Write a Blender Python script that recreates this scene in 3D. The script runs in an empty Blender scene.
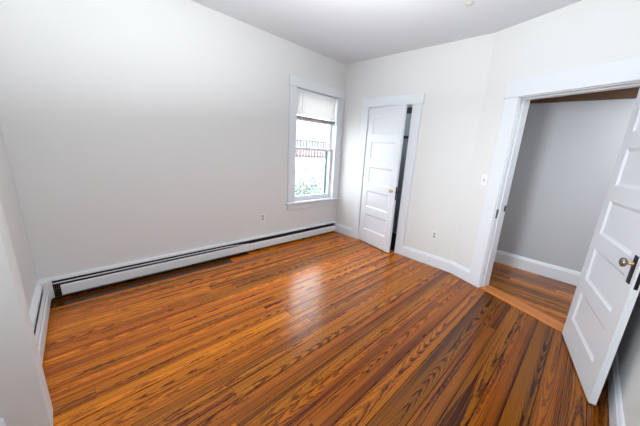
import bpy, bmesh, math, random
from mathutils import Vector, Matrix, noise
random.seed(7)
S = bpy.context.scene
COL = S.collection
PI = math.pi

# ------------------------------------------------------------------ camera
YAW, PITCH, ROLL, FPX = 0.7401, -0.2472, 0.0730, 265.137
cp, sp, cyw, syw = math.cos(PITCH), math.sin(PITCH), math.cos(YAW), math.sin(YAW)
fw = Vector((cyw*cp, syw*cp, sp))
rt = Vector((syw, -cyw, 0))
up = rt.cross(fw)
cr, sr = math.cos(ROLL), math.sin(ROLL)
rt, up = cr*rt + sr*up, cr*up - sr*rt
cam_d = bpy.data.cameras.new('camera')
cam = bpy.data.objects.new('camera', cam_d)
COL.objects.link(cam)
M = Matrix((rt, up, -fw)).transposed().to_4x4()
M.translation = (-3.303, -3.1959, 1.4283)
cam.matrix_world = M
cam_d.sensor_width = 36
cam_d.lens = FPX/640*36
cam_d.shift_x = -23.48/640          # off-centre crop of the frame
cam_d.shift_y = 4.016/640
cam_d.clip_start = 0.02
cam_d.clip_end = 200
S.camera = cam

# ------------------------------------------------------------------ sky, sun, large lights, exposure
world = bpy.data.worlds.new('overcast_sky')
S.world = world
world.use_nodes = True
bg = world.node_tree.nodes['Background']
bg.inputs['Color'].default_value = (0.93, 0.97, 1.0, 1)
bg.inputs['Strength'].default_value = 6.5

sun_d = bpy.data.lights.new('sun', 'SUN')
sun_d.energy = 4.5
sun_d.angle = math.radians(3)
sun = bpy.data.objects.new('sun', sun_d)
COL.objects.link(sun)
sun.rotation_euler = (math.radians(48), 0, math.radians(20))   # comes over the house from behind the camera

def area(name, loc, size, energy, color, direction, size_y=None):
    d = bpy.data.lights.new(name, 'AREA')
    d.energy = energy
    d.color = color
    d.size = size
    if size_y:
        d.shape = 'RECTANGLE'
        d.size_y = size_y
    o = bpy.data.objects.new(name, d)
    COL.objects.link(o)
    o.location = loc
    o.rotation_euler = Vector(direction).to_track_quat('-Z', 'Y').to_euler()
    return o

area('bounced_light', (-2.4, -2.2, 1.78), 1.3, 66, (0.93, 0.98, 1.0), (-0.13, 0.08, 1))
alc = area('alcove_fill', (-4.95, -2.15, 1.45), 0.8, 17, (0.90, 0.96, 1.0), (1, -0.1, -0.05), 1.3)  # unseen area lamp standing in for daylight; the alcove has no window
alc.data.spread = math.radians(75)
cl = bpy.data.lights.new('closet_fill', 'POINT'); cl.energy = 3.0; cl.shadow_soft_size = 0.05; cl.color = (0.9, 0.96, 1.0)  # unseen point lamp added to brighten the closet walls
clo = bpy.data.objects.new('closet_fill', cl); COL.objects.link(clo); clo.location = (0.35, -0.55, 2.0)
area('hall_light', (0.25, -3.9, 2.3), 0.6, 17, (0.95, 0.98, 1.0), (0, 0.2, -1))

S.view_settings.view_transform = 'Standard'
S.view_settings.look = 'None'
S.view_settings.gamma = 1
S.view_settings.exposure = 0.2
S.view_settings.use_curve_mapping = False

# ------------------------------------------------------------------ materials
def new_mat(name):
    m = bpy.data.materials.new(name)
    m.use_nodes = True
    nt = m.node_tree
    return m, nt, nt.nodes['Principled BSDF']

def link(nt, a, b):
    nt.links.new(a, b)

def paint(name, col, rough=0.55, bump=0.0, scale=60.0, var=0.03, metallic=0.0, coat=0.0):
    m, nt, p = new_mat(name)
    tc = nt.nodes.new('ShaderNodeTexCoord')
    n = nt.nodes.new('ShaderNodeTexNoise')
    n.inputs['Scale'].default_value = scale
    n.inputs['Detail'].default_value = 4
    link(nt, tc.outputs['Object'], n.inputs['Vector'])
    n2 = nt.nodes.new('ShaderNodeTexNoise')
    n2.inputs['Scale'].default_value = 2.3
    n2.inputs['Detail'].default_value = 3
    link(nt, tc.outputs['Object'], n2.inputs['Vector'])
    mx = nt.nodes.new('ShaderNodeMix')
    mx.data_type = 'RGBA'
    mx.inputs['A'].default_value = (*[c*(1-var) for c in col], 1)
    mx.inputs['B'].default_value = (*[min(1, c*(1+var)) for c in col], 1)
    link(nt, n2.outputs['Fac'], mx.inputs['Factor'])
    link(nt, mx.outputs['Result'], p.inputs['Base Color'])
    p.inputs['Roughness'].default_value = rough
    p.inputs['Metallic'].default_value = metallic
    p.inputs['Coat Weight'].default_value = coat
    if bump:
        b = nt.nodes.new('ShaderNodeBump')
        b.inputs['Strength'].default_value = bump
        b.inputs['Distance'].default_value = 0.002
        link(nt, n.outputs['Fac'], b.inputs['Height'])
        link(nt, b.outputs['Normal'], p.inputs['Normal'])
    return m

def wood_floor(name, early, late, tint=1.0, heart=None):
    m, nt, p = new_mat(name)
    N = nt.nodes
    def math_(op, a, b=None, clamp=False):
        x = N.new('ShaderNodeMath')
        x.operation = op
        x.use_clamp = clamp
        for i, v in enumerate((a, b)):
            if v is None:
                continue
            if isinstance(v, (int, float)):
                x.inputs[i].default_value = v
            else:
                link(nt, v, x.inputs[i])
        return x.outputs[0]
    def noise_(vec, scale, detail=2, rough=0.5):
        x = N.new('ShaderNodeTexNoise')
        x.inputs['Scale'].default_value = scale
        x.inputs['Detail'].default_value = detail
        x.inputs['Roughness'].default_value = rough
        link(nt, vec, x.inputs['Vector'])
        return x.outputs['Fac']
    def comb(x, y, z):
        c = N.new('ShaderNodeCombineXYZ')
        for i, v in enumerate((x, y, z)):
            if isinstance(v, (int, float)):
                c.inputs[i].default_value = v
            else:
                link(nt, v, c.inputs[i])
        return c.outputs[0]
    ua = N.new('ShaderNodeUVMap'); ua.uv_map = 'grain'
    ub = N.new('ShaderNodeUVMap'); ub.uv_map = 'board'
    sa = N.new('ShaderNodeSeparateXYZ'); link(nt, ua.outputs[0], sa.inputs[0])
    sb = N.new('ShaderNodeSeparateXYZ'); link(nt, ub.outputs[0], sb.inputs[0])
    u, v = sa.outputs[0], sa.outputs[1]
    r1, r2 = sb.outputs[0], sb.outputs[1]
    rz = math_('MULTIPLY', r1, 37.0)
    # distance of the board surface from the pith of its log, drifting along the board
    h = math_('ADD', math_('MULTIPLY', noise_(comb(math_('MULTIPLY', u, 0.5), 0.0, rz), 1.0, 1), 0.20), -0.055)
    h = math_('ADD', h, math_('MULTIPLY', r2, 0.03))
    vo = math_('MULTIPLY', math_('SUBTRACT', r2, 0.5), 0.09)
    wob = math_('MULTIPLY', math_('SUBTRACT', noise_(comb(math_('MULTIPLY', u, 2.2), 3.0, rz), 1.0, 2), 0.5), 0.03)
    vv = math_('ADD', math_('ADD', v, vo), wob)
    r = math_('SQRT', math_('ADD', math_('MULTIPLY', vv, vv), math_('MULTIPLY', h, h)))
    jag = math_('MULTIPLY', math_('SUBTRACT', noise_(comb(math_('MULTIPLY', u, 26.0), math_('MULTIPLY', v, 60.0), rz), 1.0, 3), 0.5), 0.006)
    r = math_('ADD', r, jag)
    ring = math_('ADD', math_('MULTIPLY', math_('SINE', math_('MULTIPLY', r, 2*PI/0.0062)), 0.5), 0.5)
    ring = math_('POWER', ring, 1.7)
    fibre = noise_(comb(math_('MULTIPLY', u, 5.0), math_('MULTIPLY', v, 260.0), rz), 1.0, 3, 0.6)
    streak = noise_(comb(math_('MULTIPLY', u, 0.32), math_('MULTIPLY', v, 24.0), rz), 1.0, 4, 0.6)
    streak_m = N.new('ShaderNodeMapRange')
    streak_m.inputs['From Min'].default_value = 0.45
    streak_m.inputs['From Max'].default_value = 0.72
    link(nt, streak, streak_m.inputs['Value'])
    amt = math_('ADD', 0.26, math_('MULTIPLY', noise_(comb(math_('MULTIPLY', u, 0.7), math_('MULTIPLY', v, 9.0), math_('ADD', rz, 9.0)), 1.0, 1), 0.75))
    fac = math_('MULTIPLY', ring, amt, True)
    fac = math_('ADD', fac, math_('MULTIPLY', math_('SUBTRACT', fibre, 0.5), 0.55), True)
    fac = math_('ADD', fac, math_('MULTIPLY', streak_m.outputs[0], 0.85), True)
    if heart:
        # one dark red heartwood streak in a board, pointed at one end
        ge = N.new('ShaderNodeNewGeometry')
        sg = N.new('ShaderNodeSeparateXYZ'); link(nt, ge.outputs['Position'], sg.inputs[0])
        (tx, ty), (bx_, by_), hw = heart
        tt = math_('DIVIDE', math_('SUBTRACT', sg.outputs[0], tx), bx_-tx)
        yc_ = math_('ADD', math_('MULTIPLY', tt, by_-ty), ty)
        dist = math_('ABSOLUTE', math_('SUBTRACT', sg.outputs[1], yc_))
        dist = math_('ADD', dist, math_('MULTIPLY', math_('SUBTRACT', noise_(comb(math_('MULTIPLY', u, 14.0), math_('MULTIPLY', v, 90.0), rz), 1.0, 2), 0.5), 0.018))
        inside = math_('DIVIDE', math_('SUBTRACT', math_('MULTIPLY', tt, hw), dist), 0.008, True)
        inside = math_('MULTIPLY', inside, math_('DIVIDE', math_('SUBTRACT', 2.2, tt), 0.8, True), True)
        fac = math_('ADD', fac, math_('MULTIPLY', inside, 0.6), True)
    mx = N.new('ShaderNodeMix'); mx.data_type = 'RGBA'
    mx.inputs['A'].default_value = (*early, 1)
    mx.inputs['B'].default_value = (*late, 1)
    link(nt, fac, mx.inputs['Factor'])
    # each board its own tone
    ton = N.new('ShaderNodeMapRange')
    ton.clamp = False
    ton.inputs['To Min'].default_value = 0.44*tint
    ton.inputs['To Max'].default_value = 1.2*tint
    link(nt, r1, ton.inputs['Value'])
    hs = N.new('ShaderNodeHueSaturation')
    hs.inputs['Saturation'].default_value = 1.0
    link(nt, ton.outputs[0], hs.inputs['Value'])
    hue = math_('ADD', 0.490, math_('MULTIPLY', r2, 0.011))
    link(nt, hue, hs.inputs['Hue'])
    link(nt, mx.outputs['Result'], hs.inputs['Color'])
    # knots and old nail holes
    vor = N.new('ShaderNodeTexVoronoi')
    vor.inputs['Scale'].default_value = 1.0
    link(nt, comb(math_('MULTIPLY', u, 1.7), math_('MULTIPLY', v, 4.2), rz), vor.inputs['Vector'])
    kn = N.new('ShaderNodeMapRange')
    kn.inputs['From Min'].default_value = 0.022
    kn.inputs['From Max'].default_value = 0.05
    link(nt, vor.outputs['Distance'], kn.inputs['Value'])
    km = N.new('ShaderNodeMix'); km.data_type = 'RGBA'
    km.inputs['A'].default_value = (0.02, 0.007, 0.003, 1)
    link(nt, kn.outputs[0], km.inputs['Factor'])
    link(nt, hs.outputs[0], km.inputs['B'])
    link(nt, km.outputs['Result'], p.inputs['Base Color'])
    rg = math_('ADD', 0.15, math_('MULTIPLY', noise_(comb(math_('MULTIPLY', u, 3.0), math_('MULTIPLY', v, 14.0), rz), 1.0, 3), 0.16))
    link(nt, rg, p.inputs['Roughness'])
    p.inputs['Specular IOR Level'].default_value = 0.38
    bp = N.new('ShaderNodeBump')
    bp.inputs['Strength'].default_value = 0.12
    bp.inputs['Distance'].default_value = 0.001
    bh = math_('ADD', fac, math_('MULTIPLY', noise_(comb(math_('MULTIPLY', u, 4.0), math_('MULTIPLY', v, 9.0), rz), 1.0, 1), 2.0))
    link(nt, bh, bp.inputs['Height'])
    link(nt, bp.outputs[0], p.inputs['Normal'])
    return m

def glass_mat(name, tint=(0.97, 0.99, 1.0)):
    m, nt, p = new_mat(name)
    out = nt.nodes['Material Output']
    tr = nt.nodes.new('ShaderNodeBsdfTransparent'); tr.inputs[0].default_value = (*tint, 1)
    gl = nt.nodes.new('ShaderNodeBsdfGlossy'); gl.inputs['Roughness'].default_value = 0.02
    fr = nt.nodes.new('ShaderNodeFresnel'); fr.inputs[0].default_value = 1.45
    mx = nt.nodes.new('ShaderNodeMixShader')
    ge = nt.nodes.new('ShaderNodeNewGeometry')
    sb = nt.nodes.new('ShaderNodeMath'); sb.operation = 'SUBTRACT'; sb.inputs[0].default_value = 1; link(nt, ge.outputs['Backfacing'], sb.inputs[1])
    ml = nt.nodes.new('ShaderNodeMath'); ml.operation = 'MULTIPLY'; link(nt, fr.outputs[0], ml.inputs[0]); link(nt, sb.outputs[0], ml.inputs[1])
    link(nt, ml.outputs[0], mx.inputs[0]); link(nt, tr.outputs[0], mx.inputs[1]); link(nt, gl.outputs[0], mx.inputs[2])
    link(nt, mx.outputs[0], out.inputs['Surface'])
    return m

def blind_mat(name, col, trans):
    m, nt, p = new_mat(name)
    out = nt.nodes['Material Output']
    p.inputs['Base Color'].default_value = (*col, 1)
    p.inputs['Roughness'].default_value = 0.5
    t = nt.nodes.new('ShaderNodeBsdfTranslucent'); t.inputs[0].default_value = (*col, 1)
    mx = nt.nodes.new('ShaderNodeMixShader'); mx.inputs[0].default_value = trans
    link(nt, p.outputs[0], mx.inputs[1]); link(nt, t.outputs[0], mx.inputs[2])
    link(nt, mx.outputs[0], out.inputs['Surface'])
    return m

def brick_mat(name):
    m, nt, p = new_mat(name)
    tc = nt.nodes.new('ShaderNodeTexCoord')
    mp = nt.nodes.new('ShaderNodeMapping'); mp.inputs['Rotation'].default_value = (PI/2, 0, 0)
    b = nt.nodes.new('ShaderNodeTexBrick')
    b.inputs['Color1'].default_value = (0.30, 0.20, 0.18, 1)
    b.inputs['Color2'].default_value = (0.25, 0.16, 0.145, 1)
    b.inputs['Mortar'].default_value = (0.55, 0.5, 0.46, 1)
    b.inputs['Scale'].default_value = 4.0
    link(nt, tc.outputs['Object'], mp.inputs[0]); link(nt, mp.outputs[0], b.inputs['Vector'])
    link(nt, b.outputs['Color'], p.inputs['Base Color'])
    p.inputs['Roughness'].default_value = 0.9
    return m

def leaf_mat(name, c1, c2):
    m = paint(name, c1, 0.6)
    mix = [n for n in m.node_tree.nodes if n.bl_idname == 'ShaderNodeMix'][0]
    mix.inputs['A'].default_value = (*c1, 1); mix.inputs['B'].default_value = (*c2, 1)
    return m

HEART = ((-1.347, -2.911), (-2.01, -2.915), 0.047)
M_WALL = paint('warm_white_wall_paint', (0.735, 0.741, 0.735), 0.6, 0.15, 140, 0.012)
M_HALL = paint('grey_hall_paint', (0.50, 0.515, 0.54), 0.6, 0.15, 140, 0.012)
M_CEIL = paint('ceiling_paint', (0.69, 0.71, 0.745), 0.75, 0.1, 120, 0.01)
M_TRIM = paint('white_trim_gloss', (0.75, 0.78, 0.825), 0.3, 0.06, 40, 0.015)
M_DOOR = paint('white_door_gloss', (0.74, 0.765, 0.81), 0.32, 0.08, 50, 0.015)
M_HEAT = paint('white_heater_enamel', (0.74, 0.75, 0.77), 0.35, 0.04, 40, 0.03)
M_BLACK = paint('black_recess', (0.012, 0.012, 0.014), 0.7)
M_DAMP = paint('grey_damper', (0.25, 0.26, 0.27), 0.45, 0.05)
M_FIN = paint('aluminium_fins', (0.35, 0.34, 0.32), 0.45, metallic=0.7)
M_COPPER = paint('dull_copper', (0.30, 0.15, 0.08), 0.5, metallic=0.8)
M_PLATE = paint('white_plastic', (0.84, 0.84, 0.83), 0.3)
M_DARK = paint('dark_slot', (0.05, 0.05, 0.05), 0.6)
M_GREYP = paint('grey_receptacle', (0.42, 0.41, 0.40), 0.4)
M_IRON = paint('black_iron', (0.018, 0.015, 0.013), 0.4, 0.2, 90, 0.2, 0.6)
M_BRASS = paint('aged_brass', (0.50, 0.36, 0.16), 0.3, 0.05, 60, 0.1, 0.9)
M_BRONZE = paint('bronze_knob', (0.30, 0.26, 0.22), 0.25, 0.05, 60, 0.1, 0.85)
M_SCREW = paint('screw_steel', (0.5, 0.5, 0.5), 0.35, metallic=0.9)
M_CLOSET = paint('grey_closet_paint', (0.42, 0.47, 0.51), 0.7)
M_BROWN = paint('brown_stained_wood', (0.105, 0.046, 0.016), 0.45, 0.15, 30, 0.12)
M_DKWOOD = paint('dark_stained_wood', (0.02, 0.017, 0.015), 0.5)
M_STORM = paint('grey_blue_storm_frame', (0.10, 0.15, 0.19), 0.5)
M_GLASS = glass_mat('window_glass')
M_SLAT = blind_mat('white_blind_slat', (0.86, 0.85, 0.84), 0.45)
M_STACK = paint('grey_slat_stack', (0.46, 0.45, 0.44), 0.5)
M_CORD = paint('white_cord', (0.8, 0.8, 0.78), 0.8)
M_BEIGE = paint('yellowed_plastic', (0.52, 0.52, 0.45), 0.5)
M_SUB = paint('dark_subfloor', (0.012, 0.006, 0.003), 0.8)
M_FLOOR = wood_floor('heart_pine_boards', (0.76, 0.240, 0.006), (0.105, 0.016, 0.001), 1.0, HEART)
M_HFLOOR = wood_floor('hall_pine_boards', (0.60, 0.195, 0.012), (0.12, 0.028, 0.003), 0.95)
M_THRESH = wood_floor('threshold_wood', (0.66, 0.26, 0.05), (0.36, 0.12, 0.02), 1.0)
M_BRICK = brick_mat('red_brick')
M_STONE = paint('white_painted_stone', (0.8, 0.79, 0.77), 0.7)
M_OUTGL = paint('grey_blue_outside_pane', (0.20, 0.26, 0.32), 0.2)
M_ROOF = paint('grey_roof', (0.2, 0.2, 0.21), 0.8)
M_GROUND = paint('pale_pavement', (0.35, 0.35, 0.34), 0.9)
M_LEAF = leaf_mat('green_leaves', (0.10, 0.14, 0.12), (0.20, 0.25, 0.22))
M_BARK = paint('bark', (0.12, 0.09, 0.07), 0.9)
M_RAIL = paint('dark_railing', (0.06, 0.055, 0.06), 0.6)

# ------------------------------------------------------------------ room measures and wall frames
H = 2.7185
LX = -3.5411           # left wall
B = 2.1277             # where the angled wall starts
T = 0.3527              # its turn
YF = -3.591            # front wall
XE, YE, YP = -3.485, -1.386, -1.541   # left wall return
XH = 0.946             # far wall of the hall
cT, sT = math.cos(T), math.sin(T)
mapW = lambda s, d, z: Vector((s, d, z))
mapA = lambda s, d, z: Vector((s, -d, z))                 # back wall, d into the room
mapB = lambda s, d, z: Vector((-d, s, z))                 # closet wall
KD = 0.043             # the left wall runs slightly off square
mapD = lambda s, d, z: Vector((LX + d + KD*s, s, z))             # left wall
mapF = lambda s, d, z: Vector((s, YF + d, z))             # front wall
mapH = lambda s, d, z: Vector((XH - d, s, z))             # hall wall
mapC = lambda s, d, z: Vector((-sT*s - cT*d, -B - cT*s + sT*d, z))   # angled doorway wall
mapP = lambda s, d, z: Vector((s, YP - d, z))          # back of the left wall return

# ------------------------------------------------------------------ mesh helpers
def bx(bm, s, d, z, mp=mapW):
    vs = [bm.verts.new(mp(s[i], d[j], z[k])) for i in (0, 1) for j in (0, 1) for k in (0, 1)]
    for f in ((0, 1, 3, 2), (4, 6, 7, 5), (0, 4, 5, 1), (2, 3, 7, 6), (0, 2, 6, 4), (1, 5, 7, 3)):
        bm.faces.new([vs[i] for i in f])
    return vs

def prism(bm, poly, s0, s1, mp):
    a = [bm.verts.new(mp(s0, d, z)) for d, z in poly]
    b = [bm.verts.new(mp(s1, d, z)) for d, z in poly]
    n = len(poly)
    bm.faces.new(a); bm.faces.new(b[::-1])
    for i in range(n):
        bm.faces.new((a[i], b[i], b[(i+1) % n], a[(i+1) % n]))

def zprism(bm, poly, z0, z1):
    a = [bm.verts.new((x, y, z0)) for x, y in poly]
    b = [bm.verts.new((x, y, z1)) for x, y in poly]
    n = len(poly)
    bm.faces.new(a); bm.faces.new(b[::-1])
    for i in range(n):
        bm.faces.new((a[i], b[i], b[(i+1) % n], a[(i+1) % n]))

def lathe(bm, profile, origin, axis, seg=20):
    axis = Vector(axis).normalized()
    e1 = axis.orthogonal().normalized(); e2 = axis.cross(e1)
    rings = []
    for r, h in profile:
        c = Vector(origin) + axis*h
        if r < 1e-5:
            rings.append([bm.verts.new(c)])
        else:
            rings.append([bm.verts.new(c + e1*r*math.cos(2*PI*k/seg) + e2*r*math.sin(2*PI*k/seg)) for k in range(seg)])
    for a, b in zip(rings, rings[1:]):
        for k in range(seg):
            l = (k+1) % seg
            if len(a) == 1 and len(b) == 1: continue
            if len(a) == 1: bm.faces.new((a[0], b[k], b[l]))
            elif len(b) == 1: bm.faces.new((a[k], b[0], a[l]))
            else: bm.faces.new((a[k], b[k], b[l], a[l]))

def tube(bm, p0, p1, r, seg=10):
    p0, p1 = Vector(p0), Vector(p1)
    L = (p1-p0).length
    lathe(bm, [(0, 0), (r, 0), (r, L), (0, L)], p0, p1-p0, seg)

def obj(name, bm, mat, parent=None, bevel=0.0, smooth=False, seg=2):
    bmesh.ops.recalc_face_normals(bm, faces=bm.faces)
    if parent is None:
        xs = [v.co for v in bm.verts]
        o0 = Vector(((min(v.x for v in xs)+max(v.x for v in xs))/2, (min(v.y for v in xs)+max(v.y for v in xs))/2, min(v.z for v in xs)))
    else:
        o0 = Vector(parent['_o'])
    for v in bm.verts: v.co -= o0
    me = bpy.data.meshes.new(name)
    bm.to_mesh(me); bm.free()
    for m in (mat if isinstance(mat, (list, tuple)) else [mat]): me.materials.append(m)
    if smooth:
        for p in me.polygons: p.use_smooth = True
    o = bpy.data.objects.new(name, me)
    COL.objects.link(o)
    o['_o'] = list(o0)
    if parent is None: o.location = o0
    else: o.parent = parent
    if bevel:
        b = o.modifiers.new('bevel', 'BEVEL'); b.width = bevel; b.segments = seg; b.limit_method = 'ANGLE'; b.angle_limit = math.radians(40)
        b.harden_normals = False
    return o

def tag(o, label, cat, group=None, kind=None):
    o['label'] = label; o['category'] = cat
    if group: o['group'] = group
    if kind: o['kind'] = kind
    return o

def thing(name, loc, label, cat, group=None, kind=None):
    o = bpy.data.objects.new(name, None)
    o.empty_display_size = 0.05
    COL.objects.link(o)
    o.location = loc
    o['_o'] = list(loc)
    return tag(o, label, cat, group, kind)

def struct(name, bm, mat, label, cat, bevel=0.0):
    return tag(obj(name, bm, mat, None, bevel), label, cat, None, 'structure')

def NB(): return bmesh.new()

# ------------------------------------------------------------------ floors
def planks(name, rows, mat, label, gap=0.0022, cat='floor', thick=0.018, sub=None):
    """rows: list of (poly4 in plank coords, length axis) -> one floor mesh of real boards"""
    bm = NB()
    ug = bm.loops.layers.uv.new('grain'); ub = bm.loops.layers.uv.new('board')
    def face(vs, uvs, rb):
        f = bm.faces.new(vs)
        for l, uv in zip(f.loops, uvs):
            l[ug].uv = uv; l[ub].uv = rb
        return f
    for pts, uvf, *own in rows:
        rb = own[0] if own else (random.random(), random.random())
        off = random.uniform(0, 50)
        top = [bm.verts.new((x, y, 0)) for x, y in pts]
        bot = [bm.verts.new((x, y, -thick)) for x, y in pts]
        uv = [(uvf(x, y)[0]+off, uvf(x, y)[1]) for x, y in pts]
        face(top, uv, rb)
        n = len(pts)
        for i in range(n):
            j = (i+1) % n
            face((top[i], bot[i], bot[j], top[j]), (uv[i], uv[i], uv[j], uv[j]), rb)
    if sub:
        f = bm.faces.new([bm.verts.new((x, y, -thick)) for x, y in sub])
        f.material_index = 1
    me = struct(name, bm, [mat, M_SUB], label, cat)
    return me

def c_line_x(y, off):       # x of the line parallel to the angled wall, off = distance into the room
    return (sT*(y+B) - off)/cT
rows = []
y = 0.0
seams = [0.0]
rs = random.Random(3)
while y > -2.53:
    w = rs.uniform(0.085, 0.125) if y > -2.0 else rs.uniform(0.108, 0.135)
    y -= w
    seams.append(y)
seams += [-2.745, -2.862, -2.984, -3.104, -3.229, -3.349, -3.47, -3.64]
g = 0.0019
for y1, y0 in zip(seams, seams[1:]):
    x = -5.05 + rs.uniform(-2, 0)
    def xe(yy):
        return c_line_x(yy, -0.02) if yy < -B else 0.02
    yc = (y0+y1)/2
    if yc > -1.29 and yc < -0.55:
        end = lambda yy: 0.05
        rows.append(([(0.054, y0+g), (0.85, y0+g), (0.85, y1-g), (0.054, y1-g)], (lambda yc: lambda X, Y: (X, Y-yc))(yc), (-0.66, 0.5)))
    else:
        end = xe
    while True:
        L = rs.uniform(2.6, 5.5)
        xb = x + L
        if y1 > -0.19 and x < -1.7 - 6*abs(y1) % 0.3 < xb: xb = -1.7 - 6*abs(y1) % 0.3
        a0, a1 = max(x, -5.05), None
        e0, e1 = min(xb, end(y0)), min(xb, end(y1))
        last = xb >= max(end(y0), end(y1))
        if xb - 0.3 > max(end(y0), end(y1)) or last:
            e0, e1 = end(y0), end(y1)
            last = True
        if min(e0, e1) > a0 + 0.05:
            pts = [(a0+g*0.4, y0+g), (e0-g*0.4, y0+g), (e1-g*0.4, y1-g), (a0+g*0.4, y1-g)]
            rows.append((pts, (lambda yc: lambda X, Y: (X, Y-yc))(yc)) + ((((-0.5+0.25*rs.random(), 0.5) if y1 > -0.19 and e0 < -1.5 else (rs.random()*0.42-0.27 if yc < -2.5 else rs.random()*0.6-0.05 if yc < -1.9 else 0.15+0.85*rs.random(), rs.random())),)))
        x = xb
        if last: break
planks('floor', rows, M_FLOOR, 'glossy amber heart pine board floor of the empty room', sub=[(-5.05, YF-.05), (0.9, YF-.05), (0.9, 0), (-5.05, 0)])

rows = []
x = XH
while x > -0.62:
    w = rs.uniform(0.08, 0.10)
    x0, x1 = x-w, x
    def ye(xx):
        return min(-1.52, -B + (cT*xx - 0.10)/sT)
    xc = (x0+x1)/2
    yb, e0, e1 = -5.0, ye(x0), ye(x1)
    if e0 > yb+0.05:
        pts = [(x0+g, yb), (x1-g, yb), (x1-g, e1), (x0+g, e0)]
        if e0 == -1.52 and e1 == -1.52 and rs.random() < 0.6:
            ym = rs.uniform(-3.6, -2.2)
            rows.append(([(x0+g, yb), (x1-g, yb), (x1-g, ym-g), (x0+g, ym-g)], (lambda c: lambda X, Y: (Y, X-c))(xc)))
            pts = [(x0+g, ym), (x1-g, ym), (x1-g, e1), (x0+g, e0)]
        rows.append((pts, (lambda c: lambda X, Y: (Y, X-c))(xc)))
    x = x0
hf = planks('floor_hall', rows, M_HFLOOR, 'narrow brown pine boards of the hall beyond the doorway')

def c_pt(s, off): 
    v = mapC(s, off, 0); return (v.x, v.y)
bm = NB()
ug = bm.loops.layers.uv.new('grain'); ub = bm.loops.layers.uv.new('board')
prism(bm, [(0.004, -0.005), (0.004, 0.005), (-0.006, 0.011), (-0.165, 0.011), (-0.175, 0.004), (-0.175, -0.005)], 0.408, 1.237, mapC)
for f in bm.faces:
    for l in f.loops:
        q = l.vert.co
        l[ug].uv = ((q-mapC(0, 0, 0)).dot(mapC(1, 0, 0)-mapC(0, 0, 0)), (q-mapC(0, 0, 0)).dot(mapC(0, 1, 0)-mapC(0, 0, 0)))
        l[ub].uv = (0.75, 0.2)
struct('trim_1', bm, M_THRESH, 'light brown wooden threshold board across the hall doorway', 'threshold')

# ------------------------------------------------------------------ walls and ceiling
WX0, WX1, WZ0, WZ1 = -0.945, -0.13, 0.60, 2.22
bm = NB()
bx(bm, (-5.2, WX0), (-0.15, 0), (-.02, H), mapA)
bx(bm, (WX1, 0.95), (-0.15, 0), (-.02, H), mapA)
bx(bm, (WX0, WX1), (-0.15, 0), (-.02, WZ0), mapA)
bx(bm, (WX0, WX1), (-0.15, 0), (WZ1, H), mapA)
struct('wall_back', bm, M_WALL, 'long warm white wall with the window and the baseboard heater', 'wall')

bm = NB()
CY0, CY1, CZ = -0.532, -1.282, 2.078
bx(bm, (CY0, -0.001), (-0.12, 0), (-.02, H), mapB)
bx(bm, (CY1, CY0), (-0.12, 0), (CZ, H), mapB)
zprism(bm, [(0, CY1), (0, -B), (0.12, -B-0.0), (0.12, CY1)], -.02, H)
struct('wall_right', bm, M_WALL, 'warm white wall with the narrow closet door', 'wall')

bm = NB()
DS0, DS1, DZ = 0.388, 1.257, 2.057
CT = 0.16
bm_poly = [c_pt(0, 0), c_pt(DS0, 0), c_pt(DS0, -CT), (0.12, -B)]
zprism(bm, bm_poly, -.02, H)
bx(bm, (DS0, DS1), (-CT, 0), (DZ, H), mapC)
bx(bm, (DS1, 1.60), (-CT, 0), (-.02, H), mapC)
struct('wall_angled', bm, M_WALL, 'slightly turned white wall holding the hall doorway', 'wall')

bm = NB()
xw = mapC(1.52, 0, 0).x
bx(bm, (-5.2, xw), (-0.15, 0), (-.02, H), mapF)
struct('wall_front', bm, M_WALL, 'white wall behind the open panelled door', 'wall')

bm = NB()
zprism(bm, [(-5.2, 0), (LX, 0), (LX + KD*YE, YE), (XE, YE), (XE, YP), (-5.2, YP)], -.02, H)
struct('wall_left', bm, M_WALL, 'white left wall with its projecting corner in the foreground', 'wall', 0.006)

bm = NB()
bx(bm, (-5.2, -5.05), (YF, YP), (-.02, H))
struct('wall_alcove', bm, M_WALL, 'white end wall of the alcove on the left', 'wall')

bm = NB()
bx(bm, (XH, XH+.12), (-5.1, -1.40), (-.02, H))
bx(bm, (-0.7, XH), (-5.12, -5.0), (-.02, H))
bx(bm, (-0.72, -0.60), (-5.12, YF-.15), (-.02, H))
struct('wall_hall', bm, M_HALL, 'plain grey hall wall seen through the open doorway', 'wall')

bm = NB()
bx(bm, (0.12, XH), (-1.52, -1.40), (-.02, H))
bx(bm, (0.12, XH), (-.28, -0.18), (-.02, H))
bx(bm, (0.83, 0.93), (-1.40, -.28), (-.02, H))
struct('wall_closet', bm, M_CLOSET, 'grey closet walls glimpsed through the gap of the ajar door', 'wall')

bm = NB()
bx(bm, (-5.2, XH+.12), (-5.12, 0.15), (H, H+.12))
struct('ceiling', bm, M_CEIL, 'flat pale grey white ceiling', 'ceiling')

# ------------------------------------------------------------------ baseboards
BP = [(0, 0), (0.021, 0), (0.021, 0.118), (0.016, 0.127), (0.013, 0.140), (0.007, 0.150), (0, 0.152)]
def scaled(p, kz): return [(d, z*kz) for d, z in p]
bm = NB()
prism(bm, BP, -0.421, -0.002, mapB)
struct('baseboard_right', bm, M_TRIM, 'short white baseboard between the heater and the closet door casing', 'baseboard', 0.002)
bm = NB()
prism(bm, BP, -B-0.003, -1.401, mapB)
prism(bm, BP, -0.003, 0.262, mapC)
struct('baseboard_angled', bm, M_TRIM, 'white baseboard running from the closet door to the hall doorway', 'baseboard', 0.002)
bm = NB()
prism(bm, BP, -3.55, mapC(1.46, 0.02, 0).x-0.06, mapF)
struct('baseboard_front', bm, M_TRIM, 'white baseboard behind the open panelled door', 'baseboard', 0.002)
bm = NB()
prism(bm, scaled(BP, 1.18), -4.99, -1.53, mapH)
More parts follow.
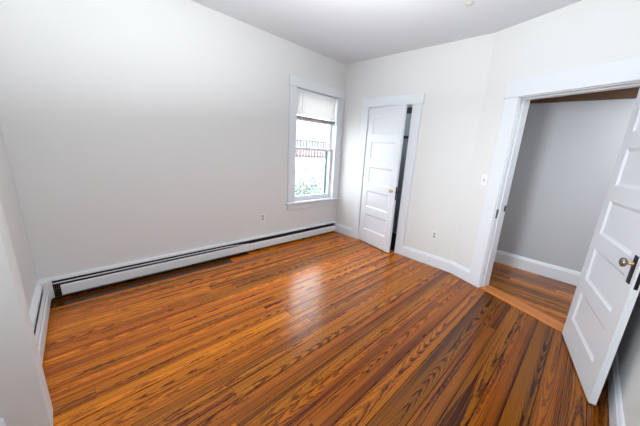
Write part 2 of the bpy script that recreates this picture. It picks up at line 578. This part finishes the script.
struct('baseboard_hall', bm, M_TRIM, 'tall white baseboard along the grey hall wall', 'baseboard', 0.002)
bm = NB()
prism(bm, scaled(BP, 1.2), -5.04, -3.61, mapP)
struct('baseboard_left', bm, M_TRIM, 'white baseboard end at the bottom left corner behind the wall return', 'baseboard', 0.002)
# stained wood band high on the hall wall
bm = NB()
bx(bm, (-4.99, -1.53), (0, 0.03), (2.17, 2.50), mapH)
struct('trim_2', bm, M_BROWN, 'brown stained wood band high on the hall wall', 'trim', 0.003)

# ------------------------------------------------------------------ casings and jambs
def casing(name, mp, s_out, s_in, z_in, z_top, label, thick=0.02, over=0.016):
    """side casings and a slightly longer head casing, each its own part"""
    r = thing(name, mp((s_in[0]+s_in[1])/2, 0, 0), label, 'door casing', None, 'structure')
    sg = 1 if s_out[1] > s_out[0] else -1
    for a, b in ((s_out[0], s_in[0]), (s_in[1], s_out[1])):
        bm = NB(); bx(bm, (a, b), (0, thick), (0, z_in), mp)
        obj('side_casing', bm, M_TRIM, r, 0.003)
    bm = NB(); bx(bm, (s_out[0]-sg*over, s_out[1]+sg*over), (0, thick+0.006), (z_in, z_top), mp)
    obj('head_casing', bm, M_TRIM, r, 0.003)
    return r
def jamb(r, mp, s0, s1, ztop, depth, t=0.02, stop=None, head_mat=None):
    sg = 1 if s1 > s0 else -1
    for a, b in ((s0-sg*t, s0), (s1, s1+sg*t)):
        bm = NB(); bx(bm, (a, b), (-depth, 0.004), (0, ztop), mp)
        obj('jamb', bm, M_TRIM, r, 0.002)
    bm = NB(); bx(bm, (s0-sg*t, s1+sg*t), (-depth, 0.004), (ztop, ztop+t), mp)
    obj('head_jamb', bm, head_mat or M_TRIM, r, 0.002)
    if stop:
        for a, b in ((s0, s0+sg*0.012), (s1-sg*0.012, s1)):
            bm = NB(); bx(bm, (a, b), stop, (0, ztop-0.012), mp)
            obj('door_stop', bm, M_TRIM, r, 0.002)
        bm = NB(); bx(bm, (s0, s1), stop, (ztop-0.012, ztop), mp)
        obj('door_stop', bm, M_TRIM, r, 0.002)

cc = casing('trim_3', mapB, (-0.42, -1.402), (-0.543, -1.27), 2.068, 2.192, 'white casing around the closet door')
jamb(cc, mapB, -0.550, -1.264, 2.058, 0.12, 0.018, (-0.075, -0.045))
dc = casing('trim_4', mapC, (0.262, 1.38), (0.400, 1.244), 2.045, 2.20, 'white casing around the hall doorway')
jamb(dc, mapC, 0.408, 1.237, 2.037, CT, 0.018, (-0.085, -0.045))
# strike plate let into the left jamb
bm = NB(); bx(bm, (0.408, 0.4105), (-0.036, -0.006), (0.83, 0.93), mapC)
sp_ = obj('strike_plate', bm, M_BRONZE, dc); sp_['label'] = 'dull metal strike plate'
bm = NB(); bx(bm, (0.408, 0.412), (-0.150, -0.128), (0.90, 0.965), mapC)
obj('latch_keeper', bm, M_IRON, dc)

# ------------------------------------------------------------------ window
win = thing('window_1', (-0.55, 0, 0.5), 'tall white double hung window in the corner of the back wall', 'window', None, 'structure')
bm = NB()
bx(bm, (-1.052, -0.932), (0, 0.02), (0.62, 2.21), mapA)
obj('side_casing', bm, M_TRIM, win, 0.003)
bm = NB(); bx(bm, (-0.145, -0.002), (0, 0.02), (0.62, 2.21), mapA)
obj('side_casing', bm, M_TRIM, win, 0.003)
bm = NB(); bx(bm, (-1.064, -0.002), (0, 0.026), (2.21, 2.335), mapA)
obj('head_casing', bm, M_TRIM, win, 0.003)
bm = NB(); bx(bm, (-1.08, -0.002), (-0.05, 0.055), (0.592, 0.622), mapA)
obj('window_sill', bm, M_TRIM, win, 0.006)
bm = NB(); bx(bm, (-1.048, -0.002), (0, 0.018), (0.508, 0.592), mapA)
obj('apron', bm, M_TRIM, win, 0.003)
bm = NB()
bx(bm, (WX0, -0.93), (-0.15, 0.002), (0.622, 2.21), mapA)
bx(bm, (-0.145, WX1), (-0.15, 0.002), (0.622, 2.21), mapA)
bx(bm, (WX0, WX1), (-0.15, 0.002), (2.207, WZ1), mapA)
bx(bm, (WX0, WX1), (-0.17, -0.05), (WZ0, 0.625), mapA)
obj('window_frame', bm, M_TRIM, win, 0.002)
bm = NB()
for a, b in ((-0.93, -0.92), (-0.155, -0.145)):
    bx(bm, (a, b), (-0.045, -0.032), (0.625, 2.207), mapA)
bx(bm, (-0.93, -0.145), (-0.045, -0.032), (2.195, 2.207), mapA)
obj('inner_stop', bm, M_TRIM, win, 0.002)
def sash(name, x0, x1, z0, z1, d0, d1, st, tr, br):
    bm = NB()
    bx(bm, (x0, x0+st), (d0, d1), (z0, z1), mapA); bx(bm, (x1-st, x1), (d0, d1), (z0, z1), mapA)
    bx(bm, (x0+st, x1-st), (d0, d1), (z0, z0+br), mapA); bx(bm, (x0+st, x1-st), (d0, d1), (z1-tr, z1), mapA)
    o = obj(name, bm, M_TRIM, win, 0.003)
    dm = (d0+d1)/2
    bm = NB(); bx(bm, (x0+st-.005, x1-st+.005), (dm-0.002, dm+0.002), (z0+br-.005, z1-tr+.005), mapA)
    obj('pane', bm, M_GLASS, o)
    return o
us = sash('upper_sash', -0.929, -0.146, 1.385, 2.206, -0.118, -0.086, 0.042, 0.05, 0.034)
ls = sash('lower_sash', -0.929, -0.146, 0.627, 1.420, -0.082, -0.050, 0.042, 0.034, 0.062)
bm = NB()
lathe(bm, [(0, 0), (0.018, 0), (0.018, 0.008), (0.012, 0.014), (0, 0.014)], (-0.55, 0.066, 1.420), (0, 0, 1), 14)
bx(bm, (-0.56, -0.51), (-0.072, -0.060), (1.430, 1.438), mapA)
obj('sash_lock', bm, M_TRIM, ls, 0.001)
bm = NB()
bx(bm, (-0.203, -0.161), (-0.150, -0.135), (0.64, 1.42), mapA)
bx(bm, (-0.92, -0.89), (-0.150, -0.135), (0.64, 1.42), mapA)
bx(bm, (-0.92, -0.161), (-0.150, -0.135), (1.385, 1.41), mapA)
o = obj('storm_frame', bm, M_STORM, win, 0.002); o['label'] = 'dark grey blue storm window frame'

# blind
bl = thing('window_blind', (-0.55, 0.018, 2.20), 'white venetian blind drawn up to the top of the window', 'window blind')
bm = NB(); bx(bm, (-0.918, -0.157), (-0.031, -0.004), (2.162, 2.194), mapA)
obj('headrail', bm, M_TRIM, bl, 0.003)
bm = NB()
n = 18
for i in range(n):
    z = 2.150 - i*0.0162
    prism(bm, [(-0.021, z+0.010), (-0.019, z+0.0105), (-0.0135, z-0.009), (-0.0155, z-0.0095)], -0.912, -0.163, mapA)
obj('slats', bm, M_SLAT, bl)
bm = NB()
for i in range(9):
    z = 1.852 - i*0.0046
    bx(bm, (-0.912, -0.163), (-0.030, -0.006), (z-0.0014, z+0.0014), mapA)
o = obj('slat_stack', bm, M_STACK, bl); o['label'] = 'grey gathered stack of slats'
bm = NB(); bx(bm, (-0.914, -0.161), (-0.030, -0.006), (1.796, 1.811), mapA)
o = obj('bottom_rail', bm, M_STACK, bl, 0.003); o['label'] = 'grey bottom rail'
for x in (-0.78, -0.54, -0.30):
    bm = NB()
    bx(bm, (x-0.0015, x+0.0015), (-0.0045, -0.0035), (1.795, 2.164), mapA)
    obj('ladder_cord', bm, M_CORD, bl)
bm = NB(); tube(bm, (-0.82, 0.0025, 2.165), (-0.82, 0.0025, 1.30), 0.003, 8)
obj('tilt_wand', bm, M_CORD, bl, smooth=True)
bm = NB()
tube(bm, (-0.235, 0.0025, 2.165), (-0.235, 0.0025, 1.45), 0.0018, 6)
lathe(bm, [(0, 0), (0.007, 0), (0.004, 0.03), (0, 0.03)], (-0.235, 0.0025, 1.425), (0, 0, 1), 10)
obj('pull_cord', bm, M_CORD, bl, smooth=True)

# ------------------------------------------------------------------ doors
def door_leaf(bm, w, h, th, mp, z0, panels, st=0.115, bev=0.02, dep=0.011):
    """five recessed panels on both faces; mp(u, depth, z); front face at depth 0, back at -th"""
    us_ = [0, st, w-st, w]
    zs = [z0]
    for a, b in panels: zs += [a, b]
    zs.append(z0+h)
    for front in (True, False):
        d0 = 0.0 if front else -th
        d1 = d0 - dep if front else d0 + dep
        V = {}
        def vv(i, j):
            if (i, j) not in V: V[(i, j)] = bm.verts.new(mp(us_[i], d0, zs[j]))
            return V[(i, j)]
        for i in range(3):
            for j in range(len(zs)-1):
                q = [vv(i, j), vv(i+1, j), vv(i+1, j+1), vv(i, j+1)]
                if i == 1 and j % 2 == 1:
                    a, b, c, d = us_[1], us_[2], zs[j], zs[j+1]
                    loops = [q]
                    for ins, dd in ((0.003, d0 + (0.3*(d1-d0))), (bev, d1), (bev+0.012, d1)):
                        loops.append([bm.verts.new(mp(x, dd, z)) for x, z in ((a+ins, c+ins), (b-ins, c+ins), (b-ins, d-ins), (a+ins, d-ins))])
                    for l0, l1 in zip(loops, loops[1:]):
                        for k in range(4):
                            bm.faces.new((l0[k], l0[(k+1) % 4], l1[(k+1) % 4], l1[k]))
                    bm.faces.new(loops[-1])
                else:
                    bm.faces.new(q)
    # edges
    def edge(u0, zA, u1, zB):
        bm.faces.new([bm.verts.new(mp(u0, 0, zA)), bm.verts.new(mp(u1, 0, zB)), bm.verts.new(mp(u1, -th, zB)), bm.verts.new(mp(u0, -th, zA))])
    edge(0, z0, w, z0); edge(0, z0+h, w, z0+h); edge(0, z0, 0, z0+h); edge(w, z0, w, z0+h)
    bmesh.ops.remove_doubles(bm, verts=bm.verts, dist=1e-5)

PAN = [(0.222+0.3665*k, 0.476+0.3665*k) for k in range(5)]
def frame2d(h0, d, n):
    h0, d, n = Vector(h0), Vector(d).normalized(), Vector(n).normalized()
    return lambda u, o, z: Vector((h0.x + d.x*u + n.x*o, h0.y + d.y*u + n.y*o, z))

def knob_set(door, mp, u, z, mat_knob, mat_plate, plate_h, plate_w, side, neck_mat, r=0.028, th=0.036):
    """escutcheon, neck and knob on one face of the leaf: side=+1 front, -1 back"""
    base = 0.0 if side > 0 else -th
    bm = NB()
    bx(bm, (u-plate_w/2, u+plate_w/2), (base, base+side*0.004), (z-plate_h*0.70, z+plate_h*0.30), mp)
    e = obj('escutcheon', bm, mat_plate, door, 0.0015); e['label'] = 'dark metal key plate'
    ax = mp(0, side, 0) - mp(0, 0, 0)
    bm = NB(); lathe(bm, [(0, 0), (0.013, 0), (0.012, 0.006), (0.008, 0.012), (0.0085, 0.028), (0, 0.028)], mp(u, base+side*0.004, z), ax, 16)
    obj('knob_shank', bm, neck_mat, door, smooth=True)
    bm = NB(); lathe(bm, [(0, 0), (0.010, 0), (0.014, 0.004), (r*0.9, 0.010), (r, 0.017), (r*0.93, 0.025), (r*0.62, 0.030), (r*0.55, 0.0285), (0, 0.030)], mp(u, base+side*0.030, z), ax, 22)
    k = obj('door_knob', bm, mat_knob, door, smooth=True)
    return k

# closet door, ajar
hx = Vector((-0.010, -0.556, 0)); ex = Vector((-0.144, -1.261, 0))
dv = (ex-hx).normalized(); nv = Vector((dv.y, -dv.x, 0))
if nv.x > 0: nv = -nv
mpK = frame2d(hx, dv, nv)
d1 = thing('door_1', hx, 'white five panel closet door standing slightly ajar', 'door', None, 'structure')
bm = NB(); door_leaf(bm, 0.696, 2.035, 0.035, mpK, 0.014, PAN, 0.105)
obj('door_leaf', bm, M_DOOR, d1, 0.0015)
k = knob_set(d1, mpK, 0.642, 0.92, M_BRASS, M_TRIM, 0.11, 0.036, 1, M_BRASS, 0.023, 0.035)
k['label'] = 'brass knob'
bm = NB(); bx(bm, (0.695, 0.6975), (-0.029, -0.007), (0.80, 0.985), mpK)
o = obj('lock_plate', bm, M_IRON, d1); o['label'] = 'dark lock face on the door edge'
bm = NB(); bx(bm, (0.6975, 0.71), (-0.023, -0.012), (0.90, 0.93), mpK)
obj('latch_bolt', bm, M_IRON, d1, 0.002)
for z in (0.30, 1.78):
    bm = NB(); tube(bm, mpK(-0.004, 0.006, z-0.045), mpK(-0.004, 0.006, z+0.045), 0.006, 10)
    obj('hinge', bm, M_TRIM, d1, smooth=True)

# hall door, opened wide into the room
hx = Vector((-0.466, -3.286, 0)); ex = Vector((-1.223, -3.472, 0))
dv = (ex-hx).normalized(); nv = Vector((-dv.y, dv.x, 0))
if nv.y < 0: nv = -nv
mpR = frame2d(hx, dv, nv)
d2 = thing('door_2', hx, 'large white five panel door swung open at the right', 'door', None, 'structure')
bm = NB(); door_leaf(bm, 0.783, 2.02, 0.036, mpR, 0.014, PAN, 0.118, 0.021)
obj('door_leaf', bm, M_DOOR, d2, 0.0015)
k = knob_set(d2, mpR, 0.735, 0.93, M_BRONZE, M_IRON, 0.165, 0.042, 1, M_BRASS, 0.027)
k['label'] = 'dull bronze knob'
k = knob_set(d2, mpR, 0.735, 0.93, M_BRONZE, M_IRON, 0.165, 0.042, -1, M_BRASS, 0.027)
bm = NB(); bx(bm, (0.782, 0.7845), (-0.027, -0.010), (0.80, 0.955), mpR)
o = obj('lock_plate', bm, M_IRON, d2); o['label'] = 'dark lock face on the door edge'
bm = NB(); bx(bm, (0.7845, 0.797), (-0.024, -0.012), (0.905, 0.935), mpR)
obj('latch_bolt', bm, M_BRASS, d2, 0.002)
for z in (0.25, 1.78):
    bm = NB(); tube(bm, mpR(-0.006, -0.03, z-0.045), mpR(-0.006, -0.03, z+0.045), 0.006, 10)
    obj('hinge', bm, M_TRIM, d2, smooth=True)

# ------------------------------------------------------------------ baseboard heaters
def heater(name, mp, s0, s1, joints, label, damper, fin_end=None, shut=False):
    """sheet metal cover, front panels, damper blade, fins and pipe"""
    r = thing(name, mp((s0+s1)/2, 0.03, 0), label, 'heater', 'baseboard heaters')
    bm = NB()
    prism(bm, [(0, 0.004), (0.003, 0.004), (0.003, 0.188), (0.027, 0.183), (0.031, 0.169), (0.034, 0.169), (0.030, 0.187), (0.002, 0.195), (0, 0.195)], s0, s1, mp)
    obj('top_cover', bm, M_HEAT, r)
    for a, b in zip(joints, joints[1:]):
        bm = NB()
        prism(bm, [(0.056, 0.034), (0.061, 0.034), (0.064, 0.040), (0.062, 0.118), (0.057, 0.126), (0.052, 0.127), (0.052, 0.124), (0.056, 0.123), (0.059, 0.117), (0.061, 0.042), (0.056, 0.037)], a+0.001, b-0.001, mp)
        obj('front_panel', bm, M_HEAT, r)
    for (a, za), (b, zb) in zip(damper, damper[1:]):
        bm = NB()
        vs = []
        for s, zz in ((a, za), (b, zb)):
            vs += [bm.verts.new(mp(s, d, z)) for d, z in (((0.050, 0.132), (0.052, 0.133), (0.041, 0.160), (0.039, 0.159)) if shut else ((0.043, zz-0.003), (0.045, zz-0.0025), (0.042, zz+0.006), (0.040, zz+0.0055)))]
        for i in range(4):
            j = (i+1) % 4
            bm.faces.new((vs[i], vs[j], vs[4+j], vs[4+i]))
        bm.faces.new(vs[:4]); bm.faces.new(vs[4:])
        obj('damper', bm, M_HEAT, r)
    bm = NB(); bx(bm, (s0+0.004, s1-0.004), (0.0035, 0.0055), (0.004, 0.186), mp)  # plate coloured black to put the shade inside the heater
    o = obj('back_plate', bm, M_BLACK, r); o['label'] = 'inner back plate coloured black for the shade in the slot'
    f0, f1 = fin_end or (s0, s1)
    bm = NB()
    s = f0
    while s < f1:
        bx(bm, (s, s+0.0008), (0.010, 0.050), (0.060, 0.120), mp)
        s += 0.012
    o = obj('fins', bm, M_FIN, r); o['label'] = 'dull metal fins'
    bm = NB(); tube(bm, mp(s0+.005, 0.03, 0.09), mp(s1-.005, 0.03, 0.09), 0.009, 10)
    o = obj('pipe', bm, M_COPPER, r, smooth=True); o['label'] = 'dull copper pipe'
    s = s0 + 0.3
    while s < s1:
        bm = NB()
        prism(bm, [(0.006, 0.008), (0.055, 0.006), (0.055, 0.040), (0.047, 0.040), (0.047, 0.014), (0.006, 0.016)], s, s+0.025, mp)
        obj('bracket', bm, M_BLACK, r)
        s += 0.8
    return r
h1 = heater('baseboard_heater', mapA, -3.468, -0.026, [-3.418, -1.675, -0.052],
            'long white baseboard heater under the window along the back wall',
            [(-3.46, 0.146), (-1.96, 0.146), (-1.69, 0.124), (-1.67, 0.118), (-0.05, 0.118)])
bm = NB(); prism(bm, [(0, 0.004), (0.066, 0.004), (0.066, 0.14), (0.04, 0.19), (0, 0.197)], -0.050, -0.0255, mapA)
obj('end_cap', bm, M_HEAT, h1, 0.002)
# inside corner cover
bm = NB()
zprism(bm, [(LX, -0.001), (-3.469, -0.001), (-3.462, -0.050), (-3.487, -0.112), (LX-0.005, -0.118)], 0.030, 0.199)
o = obj('corner_cover', bm, M_HEAT, h1, 0.004)
h2 = heater('baseboard_heater', mapD, YE+0.004, -0.119, [YE+0.006, -0.122],
            'short white baseboard heater on the left wall beside the projecting corner',
            [(YE+0.01, 0.146), (-0.13, 0.146)], shut=True)

# ------------------------------------------------------------------ outlets and switch
def rounded(bm, s, z, w, h, d0, d1, mp, n=6, r=None):
    r = r or min(w, h)/2
    pts = []
    for cx, cz, a0 in ((w/2-r, h/2-r, 0), (-w/2+r, h/2-r, PI/2), (-w/2+r, -h/2+r, PI), (w/2-r, -h/2+r, 1.5*PI)):
        for k in range(n+1):
            a = a0 + k*PI/2/n
            pts.append((cx + r*math.cos(a), cz + r*math.sin(a)))
    A_ = [bm.verts.new(mp(s+x, d0, z+q)) for x, q in pts]
    B_ = [bm.verts.new(mp(s+x, d1, z+q)) for x, q in pts]
    bm.faces.new(A_); bm.faces.new(B_)
    m = len(pts)
    for i in range(m):
        bm.faces.new((A_[i], A_[(i+1) % m], B_[(i+1) % m], B_[i]))

def outlet(mp, s, z, label):
    r = thing('electrical_outlet', mp(s, 0, z-0.057), label, 'outlet', 'duplex outlets low on the walls')
    bm = NB(); rounded(bm, s, z, 0.072, 0.116, 0, 0.006, mp, 4, 0.006)
    obj('cover_plate', bm, M_PLATE, r, 0.002)
    for dz in (-0.0205, 0.0205):
        bm = NB(); rounded(bm, s, z+dz, 0.033, 0.029, 0.006, 0.008, mp, 5, 0.012)
        f = obj('receptacle', bm, M_GREYP, r); f['label'] = 'grey receptacle face'
        bm = NB()
        for ds in (-0.0065, 0.0065): bx(bm, (s+ds-0.0012, s+ds+0.0012), (0.008, 0.0084), (z+dz-0.001, z+dz+0.007), mp)
        rounded(bm, s, z+dz-0.008, 0.005, 0.005, 0.008, 0.0084, mp, 3)
        obj('slots', bm, M_DARK, f)
    bm = NB(); rounded(bm, s, z, 0.007, 0.007, 0.006, 0.0072, mp, 3)
    obj('screw', bm, M_SCREW, r)
    return r
outlet(mapA, -1.453, 0.449, 'white duplex outlet on the back wall above the heater')
outlet(mapB, -1.828, 0.426, 'white duplex outlet between the closet door and the hall doorway')
sw = thing('light_switch', mapC(0.201, 0, 1.15), 'white toggle light switch beside the hall doorway', 'light switch')
bm = NB(); rounded(bm, 0.201, 1.216, 0.074, 0.118, 0, 0.006, mapC, 4, 0.006)
obj('cover_plate', bm, M_PLATE, sw, 0.002)
bm = NB(); bx(bm, (0.195, 0.207), (0.006, 0.0065), (1.204, 1.228), mapC)
o = obj('toggle_slot', bm, M_GREYP, sw); o['label'] = 'grey toggle slot'
bm = NB(); prism(bm, [(0.005, 1.209), (0.005, 1.223), (0.019, 1.211), (0.020, 1.204)], 0.1975, 0.2045, mapC)
o = obj('toggle', bm, M_GREYP, sw, 0.001); o['label'] = 'grey toggle'
for dz in (-0.03, 0.03):
    bm = NB(); rounded(bm, 0.201, 1.216+dz, 0.006, 0.006, 0.006, 0.007, mapC, 3)
    obj('screw', bm, M_SCREW, sw)

# ceiling cap
bm = NB(); lathe(bm, [(0, 0), (0.034, 0), (0.034, 0.004), (0.024, 0.011), (0.010, 0.013), (0.008, 0.022), (0, 0.022)], (-0.701, -2.099, H), (0, 0, -1), 22)
tag(obj('ceiling_cap', bm, M_BEIGE, None, 0, True), 'small yellowed round cap on the ceiling', 'ceiling fitting')

# closet fittings, glimpsed through the gap
cs = thing('closet_shelf', (0.6, -0.85, 1.72), 'dark closet shelf glimpsed above the ajar door gap', 'shelf')
bm = NB(); bx(bm, (0.40, 0.829), (-1.399, -0.281), (2.19, 2.215))
obj('board', bm, M_DKWOOD, cs, 0.002)
bm = NB(); bx(bm, (0.80, 0.829), (-1.399, -0.281), (2.09, 2.19))
obj('cleat', bm, M_DKWOOD, cs, 0.002)
cr_ = thing('hook_rail', (0.82, -0.85, 1.72), 'dark rail with coat hooks inside the closet', 'hook rail')
bm = NB(); bx(bm, (0.812, 0.829), (-1.399, -0.281), (1.69, 1.735))
obj('rail', bm, M_DKWOOD, cr_, 0.002)
for i in range(5):
    yy = -0.42 - i*0.13
    bm = NB()
    tube(bm, (0.812, yy, 1.70), (0.765, yy, 1.66), 0.005, 8)
    tube(bm, (0.765, yy, 1.66), (0.75, yy, 1.69), 0.005, 8)
    tube(bm, (0.812, yy, 1.69), (0.78, yy, 1.60), 0.005, 8)
    tube(bm, (0.78, yy, 1.60), (0.755, yy, 1.62), 0.005, 8)
    obj('hook', bm, M_SCREW, cr_, smooth=True)

# ------------------------------------------------------------------ outside the window
bm = NB(); bx(bm, (-30, 60), (0.2, 60), (-4.2, -4.0))
struct('ground', bm, M_GROUND, 'pale ground outside the window', 'ground')
YH = 9.0
hs = thing('neighbour_house', (8, YH+3, -4.0), 'red brick house with white stone bands seen through the window', 'house')
bm = NB(); bx(bm, (2, 15), (YH, YH+6), (-4.0, 4.6)); obj('brick_wall', bm, M_BRICK, hs)
bm = NB(); bx(bm, (1.8, 15.2), (YH-0.35, YH+6.3), (4.6, 4.9)); obj('roof', bm, M_ROOF, hs)
for z0, z1, dd in ((0.25, 0.85, 0.25), (2.9, 3.25, 0.12), (-1.9, -1.7, 0.1)):
    bm = NB(); bx(bm, (1.95, 15.05), (YH-dd, YH-0.001), (z0, z1)); obj('stone_band', bm, M_STONE, hs, 0.01)
for zc, hh in ((-0.65, 1.5), (2.0, 1.1), (-3.0, 1.5)):
    for i in range(9):
        xc = 3.2 + i*1.3
        bm = NB()
        w = 0.36
        bx(bm, (xc-w-.09, xc-w), (YH-0.06, YH-0.001), (zc-hh/2, zc+hh/2)); bx(bm, (xc+w, xc+w+.09), (YH-0.06, YH-0.001), (zc-hh/2, zc+hh/2))
        bx(bm, (xc-w-.12, xc+w+.12), (YH-0.08, YH-0.001), (zc+hh/2, zc+hh/2+.12)); bx(bm, (xc-w-.12, xc+w+.12), (YH-0.1, YH-0.001), (zc-hh/2-.08, zc-hh/2))
        bx(bm, (xc-w, xc+w), (YH-0.05, YH-0.001), (zc-.03, zc+.03))
        f = obj('house_window', bm, M_STONE, hs)
        bm = NB(); bx(bm, (xc-w, xc+w), (YH-0.02, YH-0.001), (zc-hh/2, zc+hh/2)); obj('window_pane', bm, M_OUTGL, f)
bm = NB()
bx(bm, (2, 15), (YH-0.95, YH-0.91), (1.72, 1.78)); bx(bm, (2, 15), (YH-0.95, YH-0.91), (0.95, 1.0))
for i in range(66):
    bx(bm, (2+i*0.197, 2.05+i*0.197), (YH-0.95, YH-0.91), (0.87, 1.75))
obj('balcony_railing', bm, M_RAIL, hs)
bm = NB(); bx(bm, (1.95, 15.05), (YH-1.0, YH-0.26), (0.6, 0.87)); obj('balcony_floor', bm, M_STONE, hs, 0.01)

tr = thing('shrub', (4.35, 6.0, -4.0), 'leafy green bush growing outside below the window', 'bush')
bm = NB()
for i in range(14):
    a = random.uniform(0, 2*PI)
    tube(bm, (4.35+.1*math.cos(a), 6+.1*math.sin(a), -4.0), (4.35+.7*math.cos(a), 6+.7*math.sin(a), random.uniform(-2.2, -0.9)), 0.025, 6)
obj('stems', bm, M_BARK, tr)
bm = NB()
for i in range(1500):
    while True:
        q = Vector((random.uniform(-1, 1), random.uniform(-1, 1), random.uniform(-1, 1)))
        if 0.35 < q.length < 1 + 0.25*noise.noise(q*2.5): break
    c = Vector((4.35+q.x*0.95, 6+q.y*0.95, -1.6+q.z*1.75))
    if c.z < -3.9: continue
    n1 = Vector((random.uniform(-1, 1), random.uniform(-1, 1), random.uniform(-0.3, 1))).normalized()
    e1 = n1.orthogonal().normalized(); e2 = n1.cross(e1)
    l, w = random.uniform(.07, .13), random.uniform(.035, .06)
    vs = [bm.verts.new(c + p) for p in (-e1*l, e2*w + n1*.012, e1*l, -e2*w + n1*.012)]
    bm.faces.new((vs[0], vs[1], vs[2])); bm.faces.new((vs[0], vs[2], vs[3]))
o = obj('foliage', bm, M_LEAF, tr)

for o in bpy.data.objects:
    if '_o' in o: del o['_o']
